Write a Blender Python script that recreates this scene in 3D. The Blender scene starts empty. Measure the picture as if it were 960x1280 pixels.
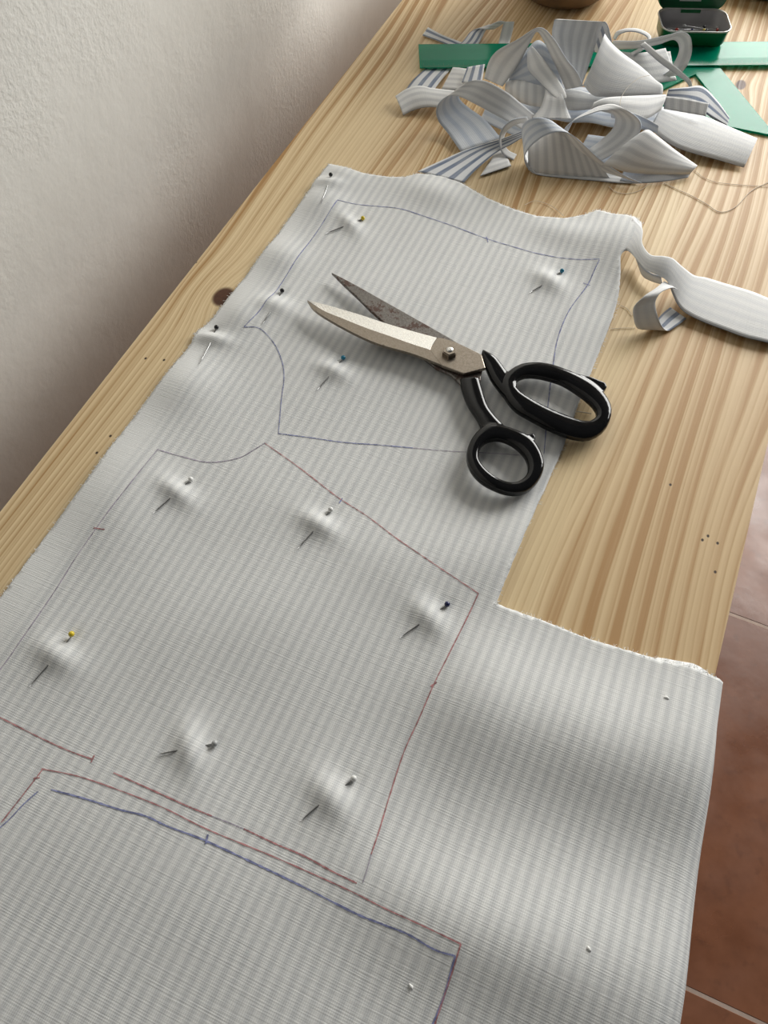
import bpy, bmesh, math, random
import numpy as np
from mathutils import Vector, Matrix
random.seed(7)
scene = bpy.context.scene
COL = scene.collection

# ------------------------------------------------------------------ camera
F = 960.0                         # focal length in pixels of a 960 x 1280 frame
PITCH, YAW = math.radians(60.27), math.radians(23.48)
CAM = Vector((0.340, 0.0, 0.45))  # metres; table top is z = 0, left wall is x = 0
cam = bpy.data.cameras.new('camera'); cam_o = bpy.data.objects.new('camera', cam); COL.objects.link(cam_o)
cam.sensor_fit = 'VERTICAL'; cam.sensor_height = 36.0; cam.lens = 36.0 * F / 1280.0; cam.clip_start = 0.01
cam_o.location = CAM; cam_o.rotation_euler = (math.pi / 2 - PITCH, 0, YAW)
scene.camera = cam_o

# ------------------------------------------------------------------ world and lights
world = bpy.data.worlds.new('world'); scene.world = world; world.use_nodes = True
bg = world.node_tree.nodes['Background']; bg.inputs[0].default_value = (0.95, 0.98, 1.0, 1); bg.inputs[1].default_value = 0.07

def area(name, loc, target, sx, sy, power, col):
    l = bpy.data.lights.new(name, 'AREA'); l.shape = 'RECTANGLE'; l.size = sx; l.size_y = sy; l.energy = power; l.color = col
    o = bpy.data.objects.new(name, l); COL.objects.link(o); o.location = loc
    o.rotation_euler = (Vector(target) - Vector(loc)).to_track_quat('-Z', 'Y').to_euler()
    return o
WIN = (1.04, 2.36, 0.84)          # daylight through the window in the far wall
area('window_daylight', (WIN[0], WIN[1], WIN[2]), (0.30, 0.4, 0.0), 1.58, 1.15, 88, (1.0, 0.99, 0.955))

scene.view_settings.view_transform = 'Standard'; scene.view_settings.look = 'None'
scene.view_settings.exposure = -0.16; scene.view_settings.gamma = 1.0; scene.view_settings.use_curve_mapping = False

# ------------------------------------------------------------------ survey: measured picture point -> point on the plane at height z
_cp, _sp, _cy, _sy = math.cos(PITCH), math.sin(PITCH), math.cos(YAW), math.sin(YAW)
def at(px, py, z=0.0):
    a = (px - 480) / F; b = (640 - py) / F
    f = _cp + b * _sp; dz = -_sp + b * _cp
    t = (z - CAM.z) / dz
    return Vector((CAM.x + (a * _cy - f * _sy) * t, CAM.y + (a * _sy + f * _cy) * t, z))
def at_list(pts, z=0.0): return [at(p[0], p[1], p[2] if len(p) > 2 else z) for p in pts]

# ------------------------------------------------------------------ node helpers
def new_mat(name, rough=0.6, spec=0.5):
    m = bpy.data.materials.new(name); m.use_nodes = True
    nt = m.node_tree; b = nt.nodes['Principled BSDF']
    b.inputs['Roughness'].default_value = rough; b.inputs['Specular IOR Level'].default_value = spec
    return m, nt, b
class N:
    """small wrapper that chains nodes"""
    def __init__(s, nt): s.nt = nt
    def node(s, t, **kw):
        n = s.nt.nodes.new(t)
        for k, v in kw.items(): setattr(n, k, v)
        return n
    def put(s, sock, v):
        if isinstance(v, bpy.types.NodeSocket): s.nt.links.new(v, sock)
        elif isinstance(v, (tuple, list)) and len(v) == 3 and sock.type == 'RGBA': sock.default_value = (*v, 1)
        else: sock.default_value = v
    def math(s, op, a, b=0.0, c=None, clamp=False):
        n = s.node('ShaderNodeMath', operation=op, use_clamp=clamp); s.put(n.inputs[0], a); s.put(n.inputs[1], b)
        if c is not None: s.put(n.inputs[2], c)
        return n.outputs[0]
    def mix(s, f, a, b, mode='MIX'):
        n = s.node('ShaderNodeMix', data_type='RGBA', blend_type=mode); s.put(n.inputs[0], f); s.put(n.inputs[6], a); s.put(n.inputs[7], b)
        return n.outputs[2]
    def ramp(s, f, stops, interp='LINEAR'):
        n = s.node('ShaderNodeValToRGB'); cr = n.color_ramp; cr.interpolation = interp
        while len(cr.elements) < len(stops): cr.elements.new(0.5)
        for e, (p, c) in zip(cr.elements, stops):
            e.position = p; e.color = (*c, 1) if len(c) == 3 else c
        s.put(n.inputs[0], f); return n.outputs[0]
    def smooth(s, v, lo, hi, a=0.0, b=1.0):
        n = s.node('ShaderNodeMapRange', interpolation_type='SMOOTHSTEP'); s.put(n.inputs[0], v)
        for i, x in enumerate((lo, hi, a, b)): n.inputs[i + 1].default_value = x
        return n.outputs[0]
    def noise(s, vec, scale, detail=3.0, rough=0.5, col=False):
        n = s.node('ShaderNodeTexNoise'); s.put(n.inputs['Vector'], vec); n.inputs['Scale'].default_value = scale
        n.inputs['Detail'].default_value = detail; n.inputs['Roughness'].default_value = rough
        return n.outputs[1 if col else 0]
    def mapping(s, vec, scale=(1, 1, 1), loc=(0, 0, 0)):
        n = s.node('ShaderNodeMapping'); s.put(n.inputs[0], vec); n.inputs['Scale'].default_value = scale; n.inputs['Location'].default_value = loc
        return n.outputs[0]
    def coord(s, which): return s.node('ShaderNodeTexCoord').outputs[which]
    def xyz(s, vec):
        n = s.node('ShaderNodeSeparateXYZ'); s.put(n.inputs[0], vec); return n.outputs
    def vec(s, x, y, z=0.0):
        n = s.node('ShaderNodeCombineXYZ')
        for i, v in enumerate((x, y, z)): s.put(n.inputs[i], v)
        return n.outputs[0]
    def bump(s, h, dist, strength=1.0, base=None):
        n = s.node('ShaderNodeBump'); s.put(n.inputs['Height'], h); n.inputs['Distance'].default_value = dist; n.inputs['Strength'].default_value = strength
        if base is not None: s.put(n.inputs['Normal'], base)
        return n.outputs[0]

def plain(name, col, rough=0.5, spec=0.5, metal=0.0, vary=0.08, scale=60.0, bumpd=0.0):
    m, nt, b = new_mat(name, rough, spec); n = N(nt)
    v = n.noise(n.coord('Object'), scale, 4)
    f = n.smooth(v, 0.3, 0.7, 1 - vary, 1 + vary)
    c = n.node('ShaderNodeVectorMath', operation='SCALE'); c.inputs[0].default_value = col; n.put(c.inputs[3], f)
    n.put(b.inputs['Base Color'], c.outputs[0]); b.inputs['Metallic'].default_value = metal
    if bumpd: n.put(b.inputs['Normal'], n.bump(v, bumpd))
    return m

# ------------------------------------------------------------------ materials
def mat_plaster():
    m, nt, b = new_mat('plaster', 0.9, 0.2); n = N(nt); P = n.coord('Object')
    patch = n.smooth(n.noise(P, 5.0, 2), 0.42, 0.62)
    fine = n.noise(P, 190.0, 5, 0.62); med = n.noise(P, 38.0, 3); big = n.noise(P, 9.0, 2)
    stroke = n.noise(n.mapping(P, (1, 60, 160)), 1.0, 2)
    h = n.math('MULTIPLY', fine, n.math('MULTIPLY_ADD', patch, 0.85, 0.25))
    h = n.math('MULTIPLY_ADD', med, 0.9, h); h = n.math('MULTIPLY_ADD', big, 1.6, h); h = n.math('MULTIPLY_ADD', stroke, 0.2, h)
    cr = n.node('ShaderNodeTexVoronoi', feature='DISTANCE_TO_EDGE'); n.put(cr.inputs['Vector'], n.mapping(n.node('ShaderNodeVectorMath', operation='ADD').outputs[0], (1, 1, 1)))
    add = cr.inputs['Vector'].links[0].from_node.inputs[0].links[0].from_node
    n.put(add.inputs[0], P); n.put(add.inputs[1], n.mapping(n.noise(P, 5.0, 2, 0.5, True), (0.12, 0.12, 0.12))); cr.inputs['Scale'].default_value = 2.2
    crack = n.math('MULTIPLY', n.smooth(cr.outputs['Distance'], 0.0, 0.0014, 1, 0), n.smooth(n.noise(P, 6.3, 2), 0.66, 0.70))
    h = n.math('MULTIPLY_ADD', crack, -0.45, h)
    n.put(b.inputs['Normal'], n.bump(h, 0.0013, 0.6))
    c = n.mix(n.smooth(n.noise(P, 3.0, 3), 0.35, 0.65), (0.69, 0.675, 0.63), (0.73, 0.72, 0.68))
    c = n.mix(n.math('MULTIPLY', crack, 0.25), c, (0.3, 0.27, 0.24))
    n.put(b.inputs['Base Color'], c); return m

KNOTS = [(at(279, 371), 0.0085, 0.011, 0.5), (at(926, 106), 0.005, 0.009, 0.35)]
HOLES = [at(*p) for p in ((878, 675), (885, 670), (897, 679), (182, 448), (205, 450), (138, 545), (121, 566), (245, 328), (838, 606), (894, 715))]
def mat_pine():
    m, nt, b = new_mat('pine', 0.42, 0.32); n = N(nt)
    P = n.coord('Object'); X, Y, Z = n.xyz(P)
    uv = n.xyz(n.node('ShaderNodeUVMap', uv_map='grain').outputs[0]); U, V = uv[0], uv[1]
    g = n.vec(n.math('MULTIPLY', U, 7.0), n.math('MULTIPLY', V, 1.5))
    w1 = n.math('MULTIPLY', n.math('SUBTRACT', n.noise(g, 1.0, 1.0), 0.5), 0.085)
    w2 = n.math('MULTIPLY', n.math('SUBTRACT', n.noise(n.vec(n.math('MULTIPLY', U, 30.0), n.math('MULTIPLY', V, 3.2)), 1.0, 2.0), 0.5), 0.007)
    c = n.math('ADD', n.math('ADD', U, w1), w2)
    knotmask = None
    for k, rx, ry, push in KNOTS:
        dx = n.math('DIVIDE', n.math('SUBTRACT', X, k.x), rx); dy = n.math('DIVIDE', n.math('SUBTRACT', Y, k.y), ry)
        d2 = n.math('ADD', n.math('MULTIPLY', dx, dx), n.math('MULTIPLY', dy, dy))
        c = n.math('MULTIPLY_ADD', n.math('POWER', 2.718, n.math('MULTIPLY', d2, -0.11)), 0.028 * push, c)
        k1 = n.smooth(d2, 0.55, 1.3, 1, 0); knotmask = k1 if knotmask is None else n.math('MAXIMUM', knotmask, k1)
    f = n.math('FRACT', n.math('DIVIDE', c, 0.0125))
    line = n.ramp(f, [(0.0, (0.05,) * 3), (0.42, (0.25,) * 3), (0.78, (1.0,) * 3), (0.9, (0.85,) * 3), (1.0, (0.05,) * 3)], 'EASE')
    f2 = n.math('FRACT', n.math('DIVIDE', c, 0.0043))
    line2 = n.ramp(f2, [(0.0, (0.0,) * 3), (0.6, (0.5,) * 3), (0.85, (1.0,) * 3), (1.0, (0.0,) * 3)], 'EASE')
    area_mix = n.smooth(n.noise(n.vec(n.math('MULTIPLY', U, 11.0), n.math('MULTIPLY', V, 1.2), 4.0), 1.0, 1.0), 0.38, 0.62)
    ring = n.math('ADD', n.math('MULTIPLY', line, n.math('MULTIPLY_ADD', area_mix, 0.95, 0.22)), n.math('MULTIPLY', line2, n.math('MULTIPLY_ADD', area_mix, -0.10, 0.48)))
    ring = n.math('MULTIPLY', ring, n.smooth(n.noise(n.vec(n.math('MULTIPLY', U, 26.0), n.math('MULTIPLY', V, 1.3), 2.0), 1.0, 2.0), 0.30, 0.62, 0.48, 1.3))
    streak = n.noise(n.vec(n.math('MULTIPLY', U, 420.0), n.math('MULTIPLY', V, 9.0)), 1.0, 3.0)
    fibre = n.noise(n.vec(n.math('MULTIPLY', U, 1500.0), n.math('MULTIPLY', V, 60.0)), 1.0, 2.0)
    ring = n.math('MULTIPLY', ring, n.smooth(streak, 0.2, 0.75, 0.75, 1.2))
    col = n.mix(ring, (0.80, 0.635, 0.385), (0.41, 0.23, 0.085))
    tone = n.noise(n.vec(n.math('MULTIPLY', U, 5.0), n.math('MULTIPLY', V, 1.0), 9.0), 1.0, 2.0)
    col = n.mix(n.smooth(tone, 0.35, 0.65, 0.0, 0.35), col, (0.60, 0.40, 0.22))
    col = n.mix(n.smooth(fibre, 0.45, 0.75, 0.0, 0.10), col, (0.45, 0.28, 0.14))
    col = n.mix(knotmask, col, n.mix(n.noise(P, 240.0, 3), (0.045, 0.018, 0.010), (0.13, 0.05, 0.022)))
    hole = None
    for hpt in HOLES:
        dx = n.math('SUBTRACT', X, hpt.x); dy = n.math('MULTIPLY', n.math('SUBTRACT', Y, hpt.y), 0.8)
        h1 = n.smooth(n.math('SQRT', n.math('ADD', n.math('MULTIPLY', dx, dx), n.math('MULTIPLY', dy, dy))), 0.0006, 0.0012, 1, 0)
        hole = h1 if hole is None else n.math('MAXIMUM', hole, h1)
    col = n.mix(hole, col, (0.05, 0.03, 0.02))
    n.put(b.inputs['Base Color'], col)
    h = n.math('ADD', n.math('MULTIPLY', fibre, 0.5), n.math('MULTIPLY', ring, -0.6))
    h = n.math('MULTIPLY_ADD', hole, -0.3, h)
    n.put(b.inputs['Normal'], n.bump(h, 0.00025, 0.5))
    n.put(b.inputs['Roughness'], n.smooth(ring, 0.0, 0.8, 0.42, 0.52)); return m

def mat_cloth(name, base, stripe, period, width, soft, selvage=None):
    """striped cotton: u runs across the stripes, v along them (metres)"""
    m, nt, b = new_mat(name, 0.92, 0.15); n = N(nt)
    uv = n.xyz(n.node('ShaderNodeUVMap', uv_map='cloth').outputs[0]); U, V = uv[0], uv[1]
    wob = n.math('MULTIPLY', n.math('SUBTRACT', n.noise(n.vec(n.math('MULTIPLY', U, 30), n.math('MULTIPLY', V, 12)), 1.0, 1.0), 0.5), 0.0012)
    f = n.math('PINGPONG', n.math('ADD', U, wob), period / 2)
    s = n.smooth(f, period / 2 * (width - soft), period / 2 * (width + soft), 1, 0)
    fade = n.noise(n.vec(n.math('MULTIPLY', U, 300), n.math('MULTIPLY', V, 40)), 1.0, 3.0)
    s = n.math('MULTIPLY', s, n.smooth(fade, 0.2, 0.7, 0.65, 1.0))
    if selvage: s = n.math('MULTIPLY', s, n.smooth(U, selvage - 0.004, selvage + 0.004))
    col = n.mix(s, base, stripe)
    # weave: fine cross threads and slubs
    wu = n.math('SINE', n.math('MULTIPLY', U, 2 * math.pi / 0.0011)); wv = n.math('SINE', n.math('MULTIPLY', V, 2 * math.pi / 0.0013))
    slub = n.noise(n.vec(n.math('MULTIPLY', U, 45), n.math('MULTIPLY', V, 900)), 1.0, 3.0)
    slub2 = n.noise(n.vec(n.math('MULTIPLY', U, 1100), n.math('MULTIPLY', V, 90)), 1.0, 2.0)
    col = n.mix(n.smooth(slub, 0.45, 0.75, 0.0, 0.13), col, tuple(c * 0.72 for c in base))
    col = n.mix(n.smooth(slub, 0.25, 0.45, 0.10, 0.0), col, (0.86, 0.86, 0.84))
    n.put(b.inputs['Base Color'], col)
    h = n.math('ADD', n.math('MULTIPLY', n.math('MULTIPLY_ADD', wv, 0.5, wu), 0.2), n.math('ADD', n.math('MULTIPLY', slub, 1.2), n.math('MULTIPLY', slub2, 0.8)))
    n.put(b.inputs['Normal'], n.bump(h, 0.00035, 0.42))
    return m

def mat_tile():
    m, nt, b = new_mat('terracotta_tile', 0.3, 0.5); n = N(nt); P = n.node('ShaderNodeNewGeometry').outputs['Position']
    c = n.mix(n.smooth(n.noise(P, 9.0, 5, 0.6), 0.3, 0.7), (0.155, 0.058, 0.028), (0.225, 0.092, 0.048))
    c = n.mix(n.smooth(n.noise(P, 60.0, 4), 0.55, 0.75, 0, 0.35), c, (0.10, 0.04, 0.022))
    n.put(b.inputs['Base Color'], c); n.put(b.inputs['Roughness'], n.smooth(n.noise(P, 14.0, 4), 0.3, 0.7, 0.26, 0.42))
    n.put(b.inputs['Normal'], n.bump(n.noise(P, 22.0, 3), 0.0012, 0.4)); return m

def mat_plastic_green(name):
    m, nt, b = new_mat(name, 0.25, 0.16); n = N(nt); P = n.coord('Object')
    scr = n.noise(n.mapping(P, (90, 500, 1)), 1.0, 3)
    n.put(b.inputs['Base Color'], n.mix(n.noise(P, 12, 2), (0.0, 0.34, 0.19), (0.0, 0.40, 0.23)))
    b.inputs['Transmission Weight'].default_value = 0.55; b.inputs['IOR'].default_value = 1.30
    n.put(b.inputs['Roughness'], n.smooth(scr, 0.45, 0.8, 0.15, 0.24)); return m

def mat_steel(name, c0, c1, rough, rust=0.0):
    m, nt, b = new_mat(name, rough, 0.5); n = N(nt); P = n.coord('Object'); b.inputs['Metallic'].default_value = 1.0
    br = n.noise(n.mapping(P, (900, 900, 200)), 1.0, 3)
    col = n.mix(n.smooth(br, 0.3, 0.7), c0, c1)
    if rust:
        r = n.smooth(n.math('MULTIPLY', n.noise(P, 330.0, 5, 0.65), n.noise(P, 90.0, 3)), 0.24, 0.32)
        col = n.mix(n.math('MULTIPLY', r, rust), col, (0.10, 0.05, 0.035))
        n.put(b.inputs['Metallic'], n.math('MULTIPLY_ADD', r, -0.8 * rust, 1.0)); n.put(b.inputs['Roughness'], n.math('MULTIPLY_ADD', r, 0.35, rough))
    else:
        sp = n.smooth(n.noise(P, 260.0, 3), 0.70, 0.74); col = n.mix(n.math('MULTIPLY', sp, 0.6), col, (0.08, 0.06, 0.05))
        n.put(b.inputs['Roughness'], n.smooth(br, 0.3, 0.7, rough * 0.85, rough * 1.2))
    n.put(b.inputs['Base Color'], col); n.put(b.inputs['Normal'], n.bump(br, 0.0001, 0.25)); return m

M = dict(
    plaster=mat_plaster(), pine=mat_pine(), tile=mat_tile(),
    panel=mat_cloth('cotton_wrong_side', (0.765, 0.768, 0.752), (0.61, 0.62, 0.622), 0.0066, 0.5, 0.40, 0.060),
    pale=mat_cloth('cotton_plain_side', (0.79, 0.79, 0.78), (0.72, 0.725, 0.73), 0.0066, 0.5, 0.40),
    faint=mat_cloth('scrap_wrong_side', (0.83, 0.83, 0.82), (0.65, 0.655, 0.66), 0.0078, 0.46, 0.30),
    crisp=mat_cloth('scrap_right_side', (0.78, 0.79, 0.80), (0.17, 0.215, 0.31), 0.0078, 0.42, 0.12),
    blue=mat_cloth('scrap_blue_inside', (0.71, 0.74, 0.78), (0.53, 0.58, 0.66), 0.0078, 0.42, 0.25),
    grout=plain('grout', (0.40, 0.31, 0.26), 0.8, 0.3), white_paint=plain('white_paint', (0.75, 0.74, 0.72), 0.5),
    pen_blue=plain('blue_ink', (0.24, 0.26, 0.44), 0.8, 0.1, vary=0.35, scale=300), pen_red=plain('red_ink', (0.46, 0.22, 0.225), 0.8, 0.1, vary=0.35, scale=300),
    pen_violet=plain('violet_ink', (0.36, 0.31, 0.40), 0.8, 0.1, vary=0.35, scale=300),
    steel=mat_steel('brushed_steel', (0.31, 0.265, 0.215), (0.38, 0.33, 0.275), 0.36), bright=mat_steel('ground_steel', (0.66, 0.65, 0.62), (0.74, 0.73, 0.70), 0.30),
    rusty=mat_steel('rusted_steel', (0.16, 0.15, 0.14), (0.24, 0.225, 0.21), 0.42, 0.85),
    black=plain('black_enamel', (0.005, 0.005, 0.0055), 0.10, 0.38, vary=0.2), pinsteel=plain('pin_steel', (0.34, 0.34, 0.34), 0.32, metal=1.0),
    h_black=plain('black_bead', (0.012, 0.012, 0.014), 0.2), h_yellow=plain('yellow_bead', (0.66, 0.50, 0.03), 0.22), h_teal=plain('teal_bead', (0.02, 0.20, 0.32), 0.22),
    h_white=plain('white_bead', (0.74, 0.74, 0.72), 0.25), h_navy=plain('navy_bead', (0.015, 0.02, 0.085), 0.22), h_grey=plain('grey_bead', (0.42, 0.43, 0.43), 0.25), h_red=plain('red_bead', (0.38, 0.06, 0.04), 0.25),
    green=mat_plastic_green('green_acrylic'), tin_green=plain('green_lacquer', (0.006, 0.11, 0.035), 0.28), tin_grey=plain('grey_lining', (0.34, 0.33, 0.335), 0.4), tin_rim=plain('bare_rim', (0.50, 0.50, 0.47), 0.35, metal=0.6),
    print_silver=plain('silver_print', (0.55, 0.58, 0.55), 0.4), brown=plain('brown_clay', (0.17, 0.105, 0.055), 0.55, vary=0.15), dark=plain('dark_grey_cloth', (0.05, 0.05, 0.055), 0.7),
    thread=plain('cotton_thread', (0.72, 0.66, 0.56), 0.8, 0.1), lint=plain('white_lint', (0.86, 0.86, 0.84), 0.9, 0.1), wood_dark=plain('pine_frame', (0.55, 0.38, 0.21), 0.5),
)

# ------------------------------------------------------------------ object helpers
def link(name, me, mats=(), parent=None):
    o = bpy.data.objects.new(name, me); COL.objects.link(o)
    for m in mats:
        if me is not None: me.materials.append(M[m])
    if parent is not None: o.parent = parent
    return o
def from_bm(name, bm, mats, parent=None, smooth=True):
    me = bpy.data.meshes.new(name); bm.normal_update(); bm.to_mesh(me); bm.free()
    if smooth: me.polygons.foreach_set('use_smooth', [True] * len(me.polygons))
    return link(name, me, mats, parent)
def rebase(o, base):
    """put a mesh object's (or a parented group's) origin at its base, geometry staying where it is"""
    base = Vector(base); o.location = base
    if o.data is not None: o.data.transform(Matrix.Translation(-base))
    for c in o.children:
        c.location = c.location - base
def empty(name, loc=(0, 0, 0)):
    o = bpy.data.objects.new(name, None); COL.objects.link(o); o.empty_display_size = 0.01; return o
def tag(o, label, cat, group=None, kind=None):
    o['label'] = label; o['category'] = cat
    if group: o['group'] = group
    if kind: o['kind'] = kind
    return o
def box_bm(lo, hi, bevel=0.0, seg=2):
    bm = bmesh.new(); bmesh.ops.create_cube(bm, size=1.0)
    for v in bm.verts: v.co = Vector([lo[i] + (v.co[i] + 0.5) * (hi[i] - lo[i]) for i in range(3)])
    if bevel: bmesh.ops.bevel(bm, geom=bm.edges[:], offset=bevel, segments=seg, affect='EDGES', profile=0.6)
    return bm
def prism_bm(pts, z0, z1, bevel=0.0, seg=2):
    """polygon outline (x, y) extruded from z0 to z1 with softened rims"""
    bm = bmesh.new(); vs = [bm.verts.new((p[0], p[1], z1)) for p in pts]; f = bm.faces.new(vs); bm.normal_update()
    if f.normal.z < 0: f.normal_flip()
    r = bmesh.ops.extrude_face_region(bm, geom=[f]); nv = [e for e in r['geom'] if isinstance(e, bmesh.types.BMVert)]
    top = f
    for v in nv: v.co.z = z0
    bmesh.ops.recalc_face_normals(bm, faces=bm.faces[:])
    if bevel:
        ed = [e for e in bm.edges if abs(e.verts[0].co.z - e.verts[1].co.z) < 1e-7]
        bmesh.ops.bevel(bm, geom=ed, offset=bevel, segments=seg, affect='EDGES', profile=0.5)
    return bm
def catmull(P, n, closed=False):
    P = [Vector(p) for p in P]; k = len(P); out = []
    segs = k if closed else k - 1
    for i in range(n):
        t = i / n * segs if closed else i / (n - 1) * segs
        j = min(int(t), segs - 1); u = t - j
        if closed: a, b, c, d = P[(j - 1) % k], P[j], P[(j + 1) % k], P[(j + 2) % k]
        else:
            b, c = P[j], P[j + 1]; a = P[j - 1] if j > 0 else b * 2 - c; d = P[j + 2] if j + 2 < k else c * 2 - b
        out.append(0.5 * ((2 * b) + (c - a) * u + (2 * a - 5 * b + 4 * c - d) * u * u + (3 * b - a - 3 * c + d) * u ** 3))
    return out
def tube_bm(path, r, sides=8, bm=None, caps=True):
    bm = bm or bmesh.new(); path = [Vector(p) for p in path]; rings = []
    for i, p in enumerate(path):
        t = (path[min(i + 1, len(path) - 1)] - path[max(i - 1, 0)]).normalized()
        up = Vector((0, 0, 1)) if abs(t.z) < 0.95 else Vector((1, 0, 0))
        a = t.cross(up).normalized(); b = a.cross(t)
        rr = r[i] if isinstance(r, (list, tuple)) else r
        rings.append([bm.verts.new(p + (a * math.cos(q) + b * math.sin(q)) * rr) for q in [2 * math.pi * s / sides for s in range(sides)]])
    for A, B in zip(rings, rings[1:]):
        for s in range(sides): bm.faces.new((A[s], A[(s + 1) % sides], B[(s + 1) % sides], B[s]))
    if caps: bm.faces.new(rings[0]); bm.faces.new(rings[-1][::-1])
    return bm
def lathe_bm(prof, seg=48, bm=None, centre=(0, 0)):
    bm = bm or bmesh.new(); rings = []
    for r, z in prof:
        rings.append([bm.verts.new((centre[0] + r * math.cos(2 * math.pi * i / seg), centre[1] + r * math.sin(2 * math.pi * i / seg), z)) for i in range(seg)])
    for A, B in zip(rings, rings[1:]):
        for i in range(seg): bm.faces.new((A[i], A[(i + 1) % seg], B[(i + 1) % seg], B[i]))
    bm.faces.new(rings[0][::-1]); bm.faces.new(rings[-1]); return bm

# ------------------------------------------------------------------ setting
GAP = 0.105                       # the table stands a hand's breadth off the wall
FLOOR_Z = -0.72; TW = 0.4654
TILE = 0.545; y_grout = at(915, 768, FLOOR_Z).y
wl = from_bm('wall_left', box_bm((-0.25, -1.6, FLOOR_Z), (-GAP, 2.46, 2.0)), ['plaster'], smooth=False); wl['kind'] = 'structure'
fl = from_bm('floor', box_bm((-0.25, -1.6, FLOOR_Z - 0.05), (3.4, 2.46, FLOOR_Z - 0.0006)), ['grout'], smooth=False); fl['kind'] = 'structure'
tile_me = None
x_grout = 0.30
for i in range(-1, 6):
    for j in range(-4, 6):
        x0 = x_grout + i * TILE; y0 = y_grout + j * TILE
        if x0 < -0.6 or x0 + TILE > 3.41 or y0 + TILE > 2.46 or y0 < -1.6 or x0 < 0: continue
        if tile_me is None:
            o = from_bm('tile', box_bm((0.002, 0.002, -0.008), (TILE - 0.002, TILE - 0.002, 0), 0.0012, 1), ['tile'], fl, smooth=False); tile_me = o.data
        else: o = link('tile', tile_me, (), fl)
        o.location = (x0, y0, FLOOR_Z)
# far wall with the window the daylight comes through
WY = 2.46
wx0, wx1, wz0, wz1 = WIN[0] - 0.82, WIN[0] + 0.82, WIN[2] - 0.62, WIN[2] + 0.62
bm = bmesh.new()
for lo, hi in (((-0.12, WY, FLOOR_Z), (3.4, WY + 0.12, wz0)), ((-0.12, WY, wz1), (3.4, WY + 0.12, 2.7)), ((-0.12, WY, wz0), (wx0, WY + 0.12, wz1)), ((wx1, WY, wz0), (3.4, WY + 0.12, wz1))):
    b2 = box_bm(lo, hi); me = bpy.data.meshes.new('t'); b2.to_mesh(me); b2.free(); bm.from_mesh(me); bpy.data.meshes.remove(me)
wb = from_bm('wall_back', bm, ['plaster'], smooth=False); wb['kind'] = 'structure'
bm = bmesh.new()
for lo, hi in (((wx0, WY + 0.01, wz0), (wx1, WY + 0.07, wz0 + .05)), ((wx0, WY + 0.01, wz1 - .05), (wx1, WY + 0.07, wz1)), ((wx0, WY + 0.01, wz0), (wx0 + .05, WY + 0.07, wz1)), ((wx1 - .05, WY + 0.01, wz0), (wx1, WY + 0.07, wz1)), ((WIN[0] - .03, WY + 0.01, wz0), (WIN[0] + .03, WY + 0.07, wz1))):
    b2 = box_bm(lo, hi, 0.004, 1); me = bpy.data.meshes.new('t'); b2.to_mesh(me); b2.free(); bm.from_mesh(me); bpy.data.meshes.remove(me)
wf = from_bm('window_1', bm, ['white_paint'], smooth=False); wf['kind'] = 'structure'

# ------------------------------------------------------------------ table
table = tag(empty('table'), 'long pale pine table standing along the white plaster wall', 'table')
TY0, TY1, TT = -0.55, 1.35, 0.028
cuts = [0.0, 0.118, 0.236, 0.352, TW]
for k in range(4):
    x0, x1 = cuts[k] + 0.0, cuts[k + 1] - 0.0
    o = from_bm('board', box_bm((x0, TY0, -TT), (x1, TY1, 0.0), 0.0, 1), ['pine'], table, smooth=False)
    uvl = o.data.uv_layers.new(name='grain')
    ou, ov = (0.31, 1.73, 4.12, 2.47)[k], (0.0, 3.1, 7.7, 5.2)[k]
    for lp in o.data.loops:
        c = o.data.vertices[lp.vertex_index].co; uvl.data[lp.index].uv = (c.x + c.z * 0.9 + ou, c.y + ov)
for x in (0.05, TW - 0.05):
    for y in (TY0 + 0.07, TY1 - 0.07):
        from_bm('leg', box_bm((x - 0.025, y - 0.025, FLOOR_Z), (x + 0.025, y + 0.025, -TT), 0.002, 1), ['wood_dark'], table, smooth=False)
for x in (0.05, TW - 0.05):
    from_bm('apron', box_bm((x - 0.011, TY0 + 0.1, -TT - 0.07), (x + 0.011, TY1 - 0.1, -TT), 0.0015, 1), ['wood_dark'], table, smooth=False)
rebase(table, (TW / 2, 0.4, FLOOR_Z))

# ------------------------------------------------------------------ the pinned cotton panel
PINS = [  # head, where the shaft comes out again, tip, bead colour
    ((413, 220), (408, 237), (401, 254), 'h_black'), ((452, 274), (427, 284), (407, 292), 'h_yellow'),
    ((352, 365), (336, 393), (328, 405), 'h_black'), ((270, 411), (262, 431), (249, 455), 'h_black'),
    ((428, 449), (409, 473), (396, 488), 'h_teal'), ((701, 340), (675, 358), (662, 366), 'h_teal'),
    ((237, 601), (210, 625), (191, 642), 'h_white'), ((412, 639), (389, 667), (371, 687), 'h_white'),
    ((557, 757), (520, 783), (500, 797), 'h_navy'), ((89, 796), (57, 835), (37, 858), 'h_yellow'),
    ((266, 930), (217, 939), (198, 943), 'h_grey'), ((440, 975), (394, 1010), (376, 1026), 'h_white')]
rng = np.random.RandomState(3)
_waves = [(rng.uniform(14, 46), rng.uniform(0, 2 * math.pi), rng.uniform(0, 2 * math.pi), rng.uniform(0.4, 1.0)) for _ in range(14)]
def gauss(x, y, cx, cy, sx, sy, rot=0.0):
    c, s = math.cos(rot), math.sin(rot); dx, dy = x - cx, y - cy
    a = dx * c + dy * s; b = -dx * s + dy * c
    return np.exp(-0.5 * (a / sx) ** 2 - 0.5 * (b / sy) ** 2)
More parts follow.
